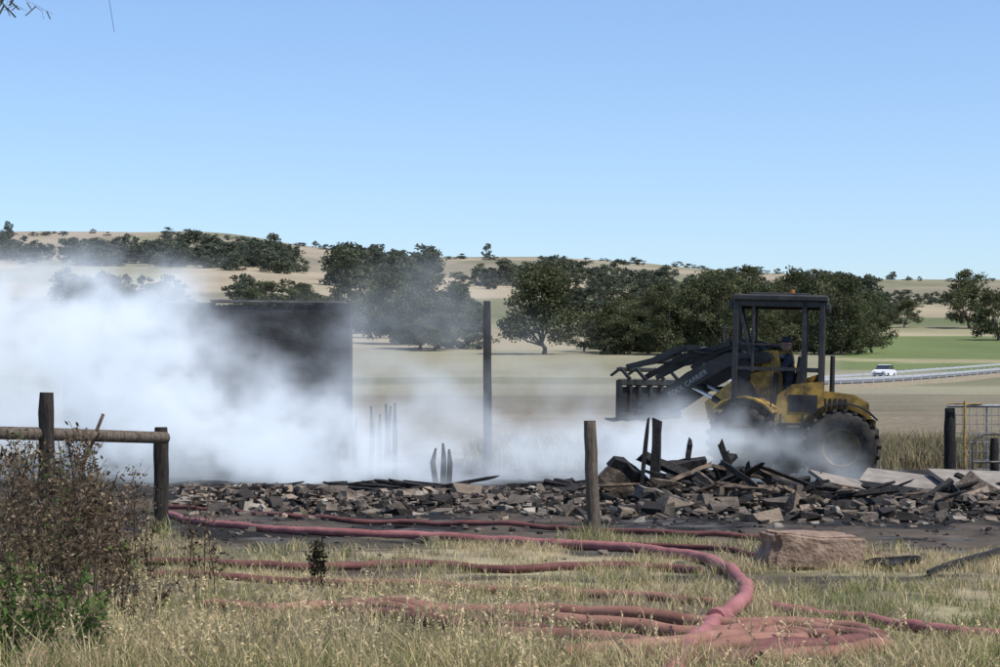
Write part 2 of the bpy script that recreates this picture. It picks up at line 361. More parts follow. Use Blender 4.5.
for i,(bx,dd,hp,wp,vi) in enumerate(trees):
    x0=(bx-500)/F*dd; o=bpy.data.objects.new('eucalyptus_tree',tm[vi]); link(o)
    H=hp*dd/F; Wd=wp*dd/F; o.location=(x0,dd,hz1(x0,dd)-.2); sx=Wd/(2*hwv[vi]*1.12); o.scale=(sx,sx,H); o.rotation_euler=(0,0,i*1.7)
lo=[tree_data(300+k,.5,26,44,.037,.02,1.0) for k in range(6)]
VV=[];FF=[];CC=[];off=0
def put(bx,dd,hp,wp,k,haze):
    global off
    v,f,c=lo[k%6]; H=hp*dd/F;Wd=wp*dd/F; x0=(bx-500)/F*dd; a=random.uniform(0,6.28)
    R_=np.array([[math.cos(a),-math.sin(a),0],[math.sin(a),math.cos(a),0],[0,0,1]])
    p=(v@R_.T)*np.array([Wd/1.1,Wd/1.1,H])+np.array([x0,dd,hz1(x0,dd)-.3]); VV.append(p);FF.append(f+off);off+=len(v); CC.append(c*random.uniform(.8,1.2)*(1-haze)+C(.15,.18,.18)*haze)  # aerial haze is blended into the leaf and trunk colours
k=0
def row(b0,b1,n,d0,d1,h0,h1,haze,asp=1.3):
    global k
    for i in range(n):
        hp=random.uniform(h0,h1); put(random.uniform(b0,b1),random.uniform(d0,d1),hp,hp*random.uniform(.9,1.5)*asp,k,haze); k+=1
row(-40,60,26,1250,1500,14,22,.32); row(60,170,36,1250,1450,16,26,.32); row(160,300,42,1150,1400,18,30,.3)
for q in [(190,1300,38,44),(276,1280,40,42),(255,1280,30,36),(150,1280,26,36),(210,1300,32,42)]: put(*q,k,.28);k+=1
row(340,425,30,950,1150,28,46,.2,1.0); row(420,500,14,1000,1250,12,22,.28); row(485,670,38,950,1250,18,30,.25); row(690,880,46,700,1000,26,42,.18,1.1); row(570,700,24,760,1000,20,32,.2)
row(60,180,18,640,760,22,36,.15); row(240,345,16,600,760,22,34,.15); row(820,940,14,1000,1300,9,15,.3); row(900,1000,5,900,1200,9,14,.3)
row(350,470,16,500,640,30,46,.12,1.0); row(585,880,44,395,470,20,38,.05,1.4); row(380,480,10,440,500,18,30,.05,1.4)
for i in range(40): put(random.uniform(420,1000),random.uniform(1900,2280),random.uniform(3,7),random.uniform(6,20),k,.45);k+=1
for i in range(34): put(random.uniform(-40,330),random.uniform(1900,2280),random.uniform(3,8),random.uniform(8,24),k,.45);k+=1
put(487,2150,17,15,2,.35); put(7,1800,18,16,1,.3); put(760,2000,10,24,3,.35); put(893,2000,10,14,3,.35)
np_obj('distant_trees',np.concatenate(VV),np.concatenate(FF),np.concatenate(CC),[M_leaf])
# ---------------------------------------------------------------- road, guard rail, car
M_asph=pmat('asphalt',(.10,.10,.10),(.16,.155,.15),2,.9,bump=.3)
def road_pt(s): return 20+s*160, 185+s*320
def road_z(s):
    z=0
    for k in range(-3,4):
        x,y=road_pt(s+k*.012); z+=hz1(x,y)
    return z/7+.35
def strip(name,off0,off1,dz,mat,n=80,s0=0,s1=1,skirt=False):
    V_=[]
    for i in range(n+1):
        s=s0+(s1-s0)*i/n; x,y=road_pt(s); x2,y2=road_pt(s+.01); tx,ty=x2-x,y2-y; l=math.hypot(tx,ty); nx_,ny_=-ty/l,tx/l
        z=road_z(s)
        for o_,zz in ((off0-2.0,-1.2),(off0,0),(off1,0),(off1+2.0,-1.2)) if skirt else ((off0,0),(off1,0)): V_.append((x+nx_*o_,y+ny_*o_,z+dz+zz))
    m=4 if skirt else 2
    Fr=[(m*i+j,m*i+j+1,m*(i+1)+j+1,m*(i+1)+j) for i in range(n) for j in range(m-1)]
    return np_obj(name,np.array(V_),np.array(Fr),None,[mat])
M_verge=pmat('gravel_verge',(.17,.14,.09),(.27,.22,.15),3,.95)
rd=strip('road',-3.6,3.6,.08,M_asph)
for nm,a,b_ in(('edge_line',-3.3,-3.15),('edge_line_far',3.15,3.3),('centre_line',-.08,.08)): strip(nm,a,b_,.09,M_white).parent=rd
strip('road_verge',-5.5,5.5,0,M_verge,skirt=True)
M_rail=pmat('galvanised_guard_rail',(.36,.37,.38),(.5,.51,.52),3,.5,bump=0)
mb=MB()
NR=90
for i in range(NR):
    s=i/NR; x,y=road_pt(s); z=road_z(s); x2,y2=road_pt(s+1/NR); z2=road_z(s+1/NR); tx,ty=x2-x,y2-y; l=math.hypot(tx,ty)
    for o_ in(-4.6,4.6):
        a=Vector((x-ty/l*o_,y+tx/l*o_,z+.55)); b2=Vector((x2-ty/l*o_,y2+tx/l*o_,z2+.55))
        mb.box(a-Vector((0,0,.15)),(.12,.12,.8)); m_=(a+b2)/2; dv=b2-a
        mb.box(m_,(dv.length-.02,.06,.26),(0,-math.atan2(dv.z,math.hypot(dv.x,dv.y)),math.atan2(dv.y,dv.x)))
mb.obj('guard_rail',[M_rail])
def find_s(b_):
    return min((abs(500+F*road_pt(s)[0]/road_pt(s)[1]-b_),s) for s in np.linspace(0,1,400))[1]
s=find_s(897); x,y=road_pt(s); x2,y2=road_pt(s+.01); hd=math.atan2(y2-y,x2-x)
cm=Matrix.Translation((x-1.4,y+.7,road_z(s)+.09))@Matrix.Rotation(hd+math.pi,4,'Z')
car=empty('car')
mb=MB(cm); body=[(-2.2,.35),(-2.25,.8),(-2.1,1.0),(-1.5,1.05),(1.0,1.05),(1.2,1.0),(2.1,.88),(2.25,.6),(2.2,.35)]
mb.prism(body,-.88,.88,0); mb.prism([(-1.75,1.05),(-1.35,1.55),(-.9,1.62),(.1,1.6),(1.0,1.05)],-.76,.76,1); mb.prism([(-1.4,1.56),(-.9,1.66),(.15,1.63),(.2,1.58)],-.7,.7,0)
mb.box((2.22,.55,.75),(.06,.3,.14),mi=2);mb.box((2.22,-.55,.75),(.06,.3,.14),mi=2); mb.box((2.22,0,.55),(.05,1.2,.2),mi=1)
mb.obj('body',[M_white,M_glass,M_chrome],car)
mb=MB(cm)
for wx in(-1.35,1.35):
    for wy in(-.82,.82): mb.lathe([(0,.1),(.2,.1),(.33,.1),(.34,.0),(.33,-.1),(.2,-.1),(0,-.1)],(wx,wy,.34),20)
mb.obj('wheels',[M_tyre],car)
# ---------------------------------------------------------------- burnt building
M_wall=pmat('scorched_masonry',(.006,.006,.006),(.038,.034,.031),2.2,.95,bump=.8,dist=.05,lo=.3,hi=.75)
M_tin=pmat('burnt_roof_iron',(.05,.045,.04),(.17,.155,.14),3,.6,.3,bump=.2)
bl=empty('burnt_building')
mb=MB(); y0=41.2; X0,X1=-9.0,-3.1; T=.35; H=3.42
mb.box(((X0+X1)/2,y0+T/2,(H-.06)/2),(X1-X0,T,H-.06))
for xa,dp in ((X0,3.0),(X1-T,.5)):
    mb.box((xa+T/2,y0+T+dp/2+.001,(H-.12)/2),(T,dp,H-.12))
mb.obj('walls',[M_wall],bl)
mb=MB()
for i in range(42):
    xx=X0+.1+i*.14; mb.box((xx,y0+T/2,H-.1+.05+random.uniform(0,.05)),(.12,T*.9,.12+random.uniform(0,.06)),(0,random.uniform(-.1,.1),0),jit=.015)
mb.obj('broken_top_course',[M_wall],bl)
mb=MB(); mb.box((-4.6,y0+.4,H+.12),(2.75,.9,.04),(.02,.008,0)); mb.box((-6.8,y0+.4,H+.08),(1.7,.8,.03),(.03,-.01,.05)); mb.obj('roof_sheets',[M_tin],bl)
# ---------------------------------------------------------------- posts / fences
def post(mb,x,y,h,w,lean=(0,0),mi=0,z0=-.1):
    pts=[];rs=[]
    for i in range(9):
        t_=i/8; pts.append((x+lean[0]*t_+random.uniform(-.008,.008),y+lean[1]*t_,z0+(h-z0)*t_)); rs.append(w/2*(1.04-.08*t_)*random.uniform(.92,1.06)*(.88 if i==8 else 1))
    mb.tube(pts,rs,10,mi)
mb=MB(); p=G(592,540); post(mb,p.x+.03,p.y,1.28,.15,(-.06,0)); mb.obj('fence_post',[M_wood])
mb=MB(); post(mb,-.23,38,3.38,.17,(-.02,0)); mb.obj('charred_pole',[M_char])
M_fd=pmat('old_dark_post',(.012,.010,.009),(.055,.044,.035),7,.9,bump=.9,stretch=(4,4,.5))
fe=empty('timber_fence')
mb=MB(); post(mb,-4.76,21.0,1.58,.17); mb.obj('post_1',[M_fd],fe)
mb=MB(); post(mb,-3.87,22.9,1.19,.17); mb.obj('post_2',[M_fd],fe)
mb=MB(); mb.tube([(-7.6,20.2,1.20),(-6.2,20.4,1.19),(-4.9,20.87,1.15),(-3.8,22.75,1.07)],[.075,.07,.072,.07],10); mb.obj('rail',[M_wood],fe)
mb=MB(); mb.tube([(-4.75,21.6,.15),(-4.3,21.7,1.35)],[.03,.018],6); mb.tube([(-4.55,21.7,.8),(-4.3,21.5,1.15)],[.018,.01],5); mb.obj('leaning_stick',[M_wood2])
mb=MB()
for bx,ty,dd in [(346,410,38.6),(357,417,38.6),(371,406,38.2),(386,404,38.4),(391,406,38.5),(395,403,38.2),(436,448,36.4),(443,443,36.4),(449,449,36.4),(380,414,38.6)]:
    p=D(bx,ty,dd-.6); mb.tube([(p.x,p.y,0),(p.x+random.uniform(-.07,.07),p.y,p.z*.6),(p.x,p.y,p.z)],[.055,.05,.02],7)
mb.obj('charred_stakes',[M_char])
# ---------------------------------------------------------------- rubble
def stones(name,P,size,cols,flat=.6):
    n=len(P); sg=np.array([[a,b_,c] for a in(-1,1) for b_ in(-1,1) for c in(-1,1)],float)
    s3=size[:,None]*RNG.uniform(.55,1.2,(n,3))*np.array([1.25,1,flat]); v=sg[None]*s3[:,None,:]*.5*RNG.uniform(.4,1.15,(n,8,3))
    out=np.zeros_like(v)
    e=RNG.uniform(-.7,.7,(n,2)); az=RNG.uniform(0,6.28,n)
    cx_,sx_=np.cos(e[:,0]),np.sin(e[:,0]); x_,y_,z_=v[...,0],v[...,1],v[...,2]
    y2=y_*cx_[:,None]-z_*sx_[:,None]; z2=y_*sx_[:,None]+z_*cx_[:,None]
    ca,sa=np.cos(az)[:,None],np.sin(az)[:,None]; out[...,0]=x_*ca-y2*sa;out[...,1]=x_*sa+y2*ca;out[...,2]=z2
    out+=P[:,None,:]
    f=np.array([(0,1,3,2),(4,6,7,5),(0,4,5,1),(2,3,7,6),(0,2,6,4),(1,5,7,3)]); Fs=(np.arange(n)[:,None,None]*8+f[None]).reshape(-1,4)
    o=np_obj(name,out.reshape(-1,3),Fs,np.repeat(cols,8,0),[M_stone])
    bv=o.modifiers.new('bev','BEVEL'); bv.width=.010; bv.segments=1
    return o
def scols(n):
    base=np.array([C(.24,.20,.165),C(.34,.28,.22),C(.15,.13,.115),C(.44,.41,.36),C(.05,.043,.038),C(.022,.020,.018)])
    pr=np.array([.24,.13,.22,.07,.18,.16]); return base[RNG.choice(6,n,p=pr)]*RNG.uniform(.6,1.1,(n,1))
n=4200; bx=RNG.uniform(185,610,n); t_=RNG.normal(0,.38,n); yc=29.4-1.5*((bx-190)/420)+.8*np.sin(bx/60); y=yc+t_*3.2; x=(bx-500)/F*y
z=hz(x,y)+.20*np.exp(-(t_/.5)**2)*RNG.random(n)*(.3+1.4*fbm(x,y,3,2)); stones('rubble_stones',np.stack([x,y,z],-1),np.clip(RNG.lognormal(-2.6,.6,n),.03,.34),scols(n))
n=3000; bx=RNG.uniform(590,1030,n); t_=RNG.normal(0,.4,n); y=28.1+t_*3.4+(bx>850)*-.3; x=(bx-500)/F*y
z=hz(x,y)+.30*np.exp(-(t_/.6)**2)*RNG.random(n)*(.4+1.2*fbm(x,y,13,2))*np.where(bx>800,.6,1); stones('demolition_rubble',np.stack([x,y,z],-1),np.clip(RNG.lognormal(-2.5,.6,n),.03,.36),scols(n)*.9)
n=2400; y=RNG.uniform(17,40,n); x=(RNG.random(n)-.5)*.56*y; k_=y>RNG.uniform(17,22,n); x=x[k_];y=y[k_];n=len(x); stones('scattered_debris',np.stack([x,y,hz(x,y)+.005],-1),np.clip(RNG.lognormal(-3.2,.5,n),.015,.16),scols(n)*.7)
def beam(mb,a,b_,w,h,mi,roll=0):
    a=Vector(a);b_=Vector(b_);dv=b_-a; q=dv.to_track_quat('X','Z').to_matrix().to_4x4(); Mx=mb.M
    mb.M=Matrix.Translation((a+b_)/2)@q@Matrix.Rotation(roll,4,'X')
    L_=dv.length; n=6; vs=[]
    for i in range(n+1):
        t_=-L_/2+L_*i/n; oy=random.uniform(-.01,.01); e=.6 if i in(0,n) and random.random()<.5 else 1
        for (sy,sz) in((-1,-1),(1,-1),(1,1),(-1,1)):
            vs.append((t_+random.uniform(-.01,.01)*(i in(0,n))*5,oy+e*sy*w/2*random.uniform(.8,1.05),e*sz*h/2*random.uniform(.78,1.05)))
    fs=[(i*4+k_,i*4+(k_+1)%4,(i+1)*4+(k_+1)%4,(i+1)*4+k_) for i in range(n) for k_ in range(4)]+[(0,1,2,3),(n*4+3,n*4+2,n*4+1,n*4)]
    mb.add(vs,fs,mi); mb.M=Mx
mb=MB()
def PB(a,b_,d,w,h,mi,roll=0,dd=0): beam(mb,D(a[0],a[1],d),D(b_[0],b_[1],d+dd),w,h,mi,roll)
PB((648,420),(641,488),27.6,.08,.06,0); PB((657,420),(654,500),27.9,.17,.13,0,.2); PB((602,470),(640,512),27.3,.30,.34,1,.3,.3); PB((612,462),(652,492),27.9,.24,.28,0,.5,.3)
PB((600,505),(745,470),27.8,.12,.14,0,.2,1.2); PB((640,455),(740,500),28.2,.14,.12,0,.7,-.6); PB((665,480),(760,505),27.6,.1,.14,0,.4,.5); PB((690,500),(733,455),28.3,.12,.1,0,.3,.8); PB((720,442),(742,505),28.5,.1,.1,0,.1)
PB((668,468),(705,462),28.6,.16,.16,0,.3,.4);PB((700,470),(790,500),28.9,.12,.08,0,.3,.4);PB((735,500),(810,478),28.4,.1,.12,0,.5,.6);PB((755,470),(800,505),28.7,.08,.12,0,.5,.6)
PB((690,440),(686,468),28.8,.08,.08,0);PB((727,452),(722,480),28.8,.09,.09,0);PB((560,500),(615,492),28.3,.12,.1,0,.2,.5)
PB((770,478),(900,512),28.2,.2,.05,0,.2,.4);PB((860,520),(910,490),27.6,.16,.12,0,.2,.4);PB((790,508),(850,515),27.2,.14,.12,1,.2,.3)
for i in range(110):
    bx=random.uniform(600,870) if i<85 else random.uniform(860,1020); d_=random.uniform(26.8,29.4); a=random.uniform(0,6.28); L_=random.uniform(.2,1.0); x0=(bx-500)/F*d_; z0=random.uniform(.06,.42)*(1 if bx<790 else .5)
    v=Vector((math.cos(a),math.sin(a),random.uniform(-.45,.45)))*L_/2; c=Vector((x0,d_,z0+.08)); beam(mb,c-v,c+v,random.uniform(.03,.10),random.uniform(.02,.08),0 if random.random()<.8 else 1,random.uniform(0,1.5))
mb.obj('charred_timber_pile',[M_char,M_wood2])
mb=MB()
for q in [((620,510),(660,516),26.6,.25,.2),((668,502),(692,512),26.8,.24,.26),((700,512),(725,516),26.5,.2,.18),((640,492),(668,500),27,.25,.2),((745,514),(770,519),26.5,.18,.15)]: PB(q[0],q[1],q[2],q[3],q[4],0,.2,.2)
mb.obj('broken_masonry_blocks',[pmat('sooty_stone',(.06,.052,.045),(.23,.20,.165),5,.95,bump=.8)])
M_slab=pmat('dusty_sheet',(.17,.145,.12),(.30,.26,.215),3,.9,bump=.3)
mb=MB()
for i in range(40):
    x0=random.uniform(-4.4,1.5); d_=random.uniform(30.0,35); a=random.uniform(-.9,.9); L_=random.uniform(.3,1.3); v=Vector((math.cos(a),math.sin(a),random.uniform(-.2,.2)))*L_/2; c=Vector((x0,d_,random.uniform(.04,.14))); beam(mb,c-v,c+v,random.uniform(.03,.09),random.uniform(.03,.07),0,random.uniform(0,1))
mb.obj('burnt_roof_timbers',[M_char,M_tin])
mb=MB(); mb.box((7.6,30.4,.26),(1.9,1.3,.06),(.18,.04,.1)); mb.box((6.2,30.6,.26),(1.3,1.0,.06),(.16,.12,-.3)); mb.box((5.0,29.4,.30),(.8,.6,.05),(.25,.2,.3)); mb.obj('concrete_slab',[M_slab])
mb=MB(); PB((962,478),(1040,530),29.0,.3,.07,0,.9,-.8); PB((956,486),(1030,512),28.7,.2,.06,0,.9,-.3); mb.obj('timber_plank',[M_wood])
mb=MB(); beam(mb,G(925,572,.05),G(1040,538,.1),.06,.06,0); mb.obj('burnt_pole',[M_char])
mb=MB(); a=G(885,566,.05); beam(mb,a,a+Vector((.4,.45,.04)),.08,.06,0,.3); beam(mb,a+Vector((-.1,.4,.0)),a+Vector((.3,.1,.06)),.07,.05,0,.8); mb.obj('charred_log',[M_char])
bm=bmesh.new(); bmesh.ops.create_cube(bm,size=1); bmesh.ops.bevel(bm,geom=bm.edges[:],offset=.07,segments=3,affect='EDGES'); bmesh.ops.subdivide_edges(bm,edges=bm.edges[:],cuts=5,use_grid_fill=True)
for v in bm.verts:
    c=v.co.copy(); c.x*=.86; c.y*=.5; c.z*=.33; c.z*=1-.10*(c.x>0)*c.x; nz=noise.fractal(c*2.6,1,2,4); c+=v.co.normalized()*nz*.035+Vector((0,0,.018*noise.noise(c*14))); c.x+=.07*noise.noise(Vector((c.z*6,c.y*4,3))); v.co=c
me=bpy.data.meshes.new('sandstone_block'); bm.to_mesh(me); bm.free(); me.materials.append(M_rock)
o=bpy.data.objects.new('sandstone_block',me); link(o); p=G(811,566); o.location=(p.x,p.y,.14); o.rotation_euler=(0,.03,.12)
# ---------------------------------------------------------------- gate
g=empty('farm_gate'); gy=37.3
def GX(bx): return (bx-500)/F*gy
def GZ(by): return EYE+(400-by)/F*gy
mb=MB() 
for zt in (GZ(406),GZ(478)): mb.tube([(GX(948),gy,zt),(GX(1120),gy-.6,zt)],.028,8)
mb.tube([(GX(948),gy,GZ(406)),(GX(948),gy,GZ(478))],.028,8)
for bx in(985,1022,1060): mb.tube([(GX(bx),gy-.1,GZ(406)),(GX(bx),gy-.1,GZ(478))],.018,6)
mb.obj('frame',[M_steel],g)
mb=MB()
for i in range(7):
    zt=GZ(478)+ (GZ(406)-GZ(478))*(i+1)/8; mb.tube([(GX(948),gy-.01,zt),(GX(1120),gy-.6,zt)],.006,4)
for i in range(24):
    bx=954+i*7; mb.tube([(GX(bx),gy-.02-(bx-948)*.0035,GZ(406)),(GX(bx),gy-.02-(bx-948)*.0035,GZ(478))],.005,4)
mb.obj('wire_mesh',[M_steel],g)
mb=MB(); mb.tube([(GX(963),gy-.12,GZ(401)),(GX(962),gy-.12,GZ(480))],.022,8); mb.tube([(GX(946),gy-.1,GZ(404)),(GX(980),gy-.12,GZ(404))],.018,6); mb.obj('yellow_upright',[M_yeld],g)
mb=MB(); post(mb,GX(950),gy+.05,GZ(408),.22); mb.obj('gate_post',[M_char])
mb=MB(); post(mb,GX(967),gy-2,1.5+(400-438)/F*35.3,.16); mb.obj('charred_stump',[M_char])
M_rust=pmat('dark_steel_pipe',(.05,.045,.04),(.16,.15,.14),6,.6,.4)
mb=MB(); q=[(972,476),(972,446),(976,438),(984,434),(1010,434),(1060,434)]; mb.tube([D(a,b_,35.0) for a,b_ in q],.022,8); mb.tube([D(a,b_,35.0) for a,b_ in [(972,462),(1060,462)]],.02,8); mb.obj('pipe_rail',[M_rust])
# ---------------------------------------------------------------- hoses
def catmull(P,n=10):
    P=[Vector(p) for p in P]; P=[P[0]*2-P[1]]+P+[P[-1]*2-P[-2]]; out=[]
    for i in range(1,len(P)-2):
        for j in range(n):
            t_=j/n; a,b_,c,d_=P[i-1:i+3]; out.append(.5*((2*b_)+(c-a)*t_+(2*a-5*b_+4*c-d_)*t_*t_+(3*b_-a-3*c+d_)*t_**3))
    out.append(P[-2]); return out
def hmat(n,c1,c2): return pmat(n,c1,c2,3.5,.75,bump=.5,spec=.25,dist=.01,lo=.32,hi=.68)
H1=hmat('pink_red_hose',(.21,.075,.070),(.37,.155,.145)); H2=hmat('dark_red_hose',(.09,.034,.03),(.19,.078,.066)); H3=hmat('orange_red_hose',(.17,.075,.052),(.32,.165,.12)); H4=hmat('maroon_hose',(.07,.025,.023),(.14,.05,.045))
def hose(pts,r,mat,lift=0,r1=None):
    Q=catmull([G(q[0],q[1]) for q in pts],14); mb=MB(); out=[];rs=[]; n=len(Q); sd=random.uniform(0,50)
    for i,p in enumerate(Q):
        ri=r+((r1 or r)-r)*i/n
        w_=.03*noise.noise(Vector((p.x*.9,p.y*.5,sd)))+.012*noise.noise(Vector((p.x*3,p.y*1.5,sd)))
        out.append(Vector((p.x+w_,p.y+w_*4,hz1(p.x,p.y)+ri*.85+lift))); rs.append(ri*(1+.10*noise.noise(Vector((p.x*2,p.y*2,sd)))))
    mb.tube(out,rs,12); return mb.obj('fire_hose',[mat])
hose([(664,700),(682,665),(700,640),(722,622),(740,608),(743,592),(728,576),(695,561),(640,553),(560,546),(470,541),(380,537),(290,533),(215,526),(170,518)],.064,H1,0,.042)
hose([(170,508),(230,512),(330,521),(430,524),(540,529),(650,536),(760,541),(840,552),(900,562)],.034,H2)
hose([(150,566),(230,569),(320,571),(420,567),(520,570),(640,569),(700,572)],.038,H2)
hose([(340,584),(400,587),(480,592),(600,597),(680,603),(730,608)],.034,H3)
hose([(150,578),(230,582),(300,584),(380,590)],.032,H2)
hose([(-60,690),(60,664),(130,654),(185,648)],.050,H3)
hose([(350,608),(430,616),(520,624),(620,631),(700,636),(780,630),(850,638),(884,650),(850,662),(760,668)],.052,H3)
hose([(360,620),(450,627),(550,638),(650,648),(740,655),(810,650)],.048,H2)
hose([(380,612),(470,618),(560,617),(640,624),(720,630),(800,631),(850,634),(880,642)],.046,H3,.02)
hose([(500,640),(600,650),(680,661),(770,652),(800,643),(780,636)],.052,H3,.02)
hose([(560,672),(640,660),(720,650),(780,640),(830,644)],.050,H3,.04)
hose([(420,630),(510,646),(600,664),(700,672),(800,662),(860,654)],.050,H2,.02)
hose([(770,612),(850,620),(920,630),(1000,640),(1090,650)],.040,H1)
hose([(205,608),(260,613),(330,609),(370,612),(420,618)],.044,H3)
hose([(600,545),(700,550),(800,560),(880,556)],.028,H4)
mb=MB(); p=G(716,626); mb.tube([p+Vector((-.02,-.06,.06)),p+Vector((.02,.08,.06))],.068,14); mb.obj('hose_coupling',[H1])
# ---------------------------------------------------------------- wheel loader
LD=empty('wheel_loader')
def frame(ox,oy,oz,ang,pitch=0):
    h=Vector((-math.cos(ang),math.sin(ang),0)); l=Vector((-math.sin(ang),-math.cos(ang),0)) 
    Mx=Matrix(((h.x,l.x,0,ox),(h.y,l.y,0,oy),(0,0,1,oz),(0,0,0,1))); return Mx@Matrix.Rotation(-pitch,4,'Y')
aR=math.radians(10); aF=math.radians(32)
RA=Vector((6.12,36.0,0)); MR=frame(RA.x,RA.y,0,aR,.03)
J=MR@Vector((.84,0,0)); hf=Vector((-math.cos(aF),math.sin(aF),0)); FA=J+hf*.60; MF=frame(FA.x,FA.y,.12,aF,.02)
def wheel(Mx,c,side,name):
    mb=MB(Mx); w=.23
    mb.lathe([(.34,-w*.8),(.36,-w),(.5,-w*1.05),(.6,-w*.98),(.635,-w*.8),(.64,0),(.635,w*.8),(.6,w*.98),(.5,w*1.05),(.36,w),(.34,w*.8)],c,40)
    for i in range(22):
        a=2*math.pi*i/22
        for sgn in(-1,1):
            aa=a+(math.pi/22 if sgn>0 else 0); rc=.655
            Ml=Matrix.Translation(Vector(c))@Matrix.Rotation(-aa,4,'Y')@Matrix.Translation((rc,sgn*w*.5,0))@Matrix.Rotation(sgn*.5,4,'X')
            o_=mb.M; mb.M=Mx@Ml; mb.box((0,0,0),(.05,w*1.05,.065)); mb.M=o_
    mb.obj(name+'_tyre',[M_tyre],LD)
    mb=MB(Mx); s_=side
    mb.lathe([(.35,s_*w*.8),(.34,s_*w*.95),(.32,s_*w*.9),(.29,s_*w*.35),(.2,s_*w*.25),(.17,s_*w*.5),(.12,s_*w*.62),(0.001,s_*w*.64)],c,28)
    mb.lathe([(.345,-s_*w*.7),(.0,-s_*w*.5)],c,28)
    for i in range(8):
        a=i*math.pi/4; mb.box((c[0]+.24*math.cos(a),c[1]+s_*w*.36,c[2]+.24*math.sin(a)),(.035,.03,.035))
    mb.obj(name+'_rim',[M_hub],LD)
for nm,Mx in(('rear',MR),('front',MF)):
    wheel(Mx,(0,.78,.66),1,nm+'_left'); wheel(Mx,(0,-.78,.66),-1,nm+'_right')
mb=MB(MR)
mb.box((.1,0,.78),(1.5,.8,.5),mi=1,bev=.04); mb.box((0,0,.66),(.28,1.2,.26),mi=1,bev=.05)
mb.prism([(-.50,1.0),(.42,1.0),(.42,1.66),(-.2,1.60),(-.46,1.46)],-.46,.46,0)
mb.box((-.5,0,1.0),(.18,1.2,.36),mi=0,bev=.06)
for i in range(7): mb.box((-.50+.012*i,0,1.2+.04*i),(.03,.7,.02),mi=1)
for i in range(5): mb.box((-.05+.09*i,.464,1.35),(.05,.012,.34),mi=1)
mb.obj('engine_hood_and_chassis',[M_yeld,M_blk],LD)
mb=MB(MR)
for sy in(.55,-1.0):
    arc=[(.80*math.cos(a),.66+.78*math.sin(a)) for a in np.linspace(math.radians(28),math.radians(140),9)]
    mb.band(arc,.035,sy,sy+.45,0)
mb.obj('rear_fenders',[M_blk],LD)
x0,x1=.34,1.96; yb=.66; zb,zt=1.12,3.22
mb=MB(MR)
for px_,pz in((x0+.05,zb),(x1-.05,zb+.2)):
    for sy in(-yb,yb): mb.box((px_,sy,(pz+zt)/2),(.10,.09,zt-pz),bev=.015)
for sy in(-yb,yb):
    mb.box((x0+.36,sy,(zb+zt)/2),(.08,.07,zt-zb),bev=.01); mb.box((x1-.36,sy,2.6),(.05,.06,1.3),bev=.01)
    mb.box(((x0+x1)/2,sy,2.02),(x1-x0-.2,.05,.06)); mb.box(((x0+x1)/2,sy,zt-.04),(x1-x0-.2,.07,.1)); mb.box(((x0+x1)/2+.2,sy+.05*np.sign(sy),2.45),(.9,.03,.03))
    mb.box((x1-.2,sy,2.75),(.05,.05,1.0),(0,.25,0))
for px_ in(x0+.05,x1-.05): mb.box((px_,0,zt-.05),(.08,1.2,.1)); mb.box((px_,0,2.02),(.06,1.2,.06))
for i in range(5): mb.box((x0+.05,-.44+.22*i,2.6),(.025,.025,1.1))
mb.obj('rops_posts',[M_blk],LD)
mb=MB(MR); mb.box(((x0+x1)/2-.02,0,zt+.06),(x1-x0+.06,1.5,.12),bev=.05); mb.box(((x0+x1)/2,0,zt+.135),(1.1,1.1,.05),bev=.02)
for sy in(-.55,.55): mb.box((x1+.05,sy,zt-.08),(.1,.2,.14),bev=.02); mb.box((x0-.04,sy,zt-.08),(.1,.2,.14),bev=.02)
mb.obj('cab_roof',[M_blk],LD)
mb=MB(MR); mb.tube([(x0+.6,.2,zt+.14),(x0+.6,.2,zt+.24)],[.05,.04],10); mb.obj('beacon',[pmat('amber_beacon',(.3,.10,.01),(.4,.15,.02),3,.3,bump=0)],LD)
mb=MB(MR); mb.box(((x0+x1)/2,0,1.2),(x1-x0,1.3,.14),mi=1,bev=.02); mb.prism([(x0-.02,1.05),(x0+.85,1.05),(x0+.80,1.55),(x0+.55,1.75),(x0-.02,1.82)],.69,.73,0); mb.prism([(x0,1.27),(x0+.8,1.27),(x0+.72,1.75),(x0,2.0)],-.665,-.60,0)
mb.box((x0+.06,0,1.65),(.05,1.14,.7),mi=1); mb.box((x1-.18,0,1.75),(.3,.7,.9),mi=1,bev=.05); mb.prism([(1.35,1.3),(x1,1.3),(x1,1.95),(1.6,1.75)],.58,.64,1)
mb.box((.75,.55,.85),(.5,.5,.36),mi=1,bev=.04); mb.box((.7,-.55,1.0),(.5,.5,.30),mi=0,bev=.04)
mb.box((1.25,.35,1.5),(.2,.1,.9),mi=1,bev=.03); mb.box((x0+.35,.738,1.42),(.5,.012,.3),mi=1)
mb.obj('cab_body',[M_yeld,M_blk],LD)
mb=MB(MR)
for zz in(.45,.75,1.05): mb.box((.88,.92,zz),(.42,.2,.035))
for xx in(.69,1.07): mb.box((xx,.92,.8),(.035,.06,.85))
mb.tube([(1.25,.72,1.2),(1.25,.78,1.5),(1.25,.78,2.3)],.015,6); mb.tube([(.2,-.5,1.6),(.2,-.5,2.3)],[.05,.045],10); mb.tube([(x1,.7,2.7),(x1+.12,.98,2.72),(x1+.12,.98,2.55)],.014,6); mb.box((x1+.13,1.0,2.6),(.04,.2,.3),bev=.01)
mb.obj('steps_rails_exhaust_mirror',[M_blk],LD)
mb=MB(MR); mb.box((1.0,0,1.5),(.5,.5,.16),bev=.05); mb.box((.78,0,1.9),(.14,.48,.75),(0,-.12,0),bev=.05); mb.box((1.0,0,1.36),(.3,.3,.2)) 
mb.obj('seat',[M_blk],LD)
mb=MB(MR)
c=Vector((1.52,0,2.0)); ring=[]
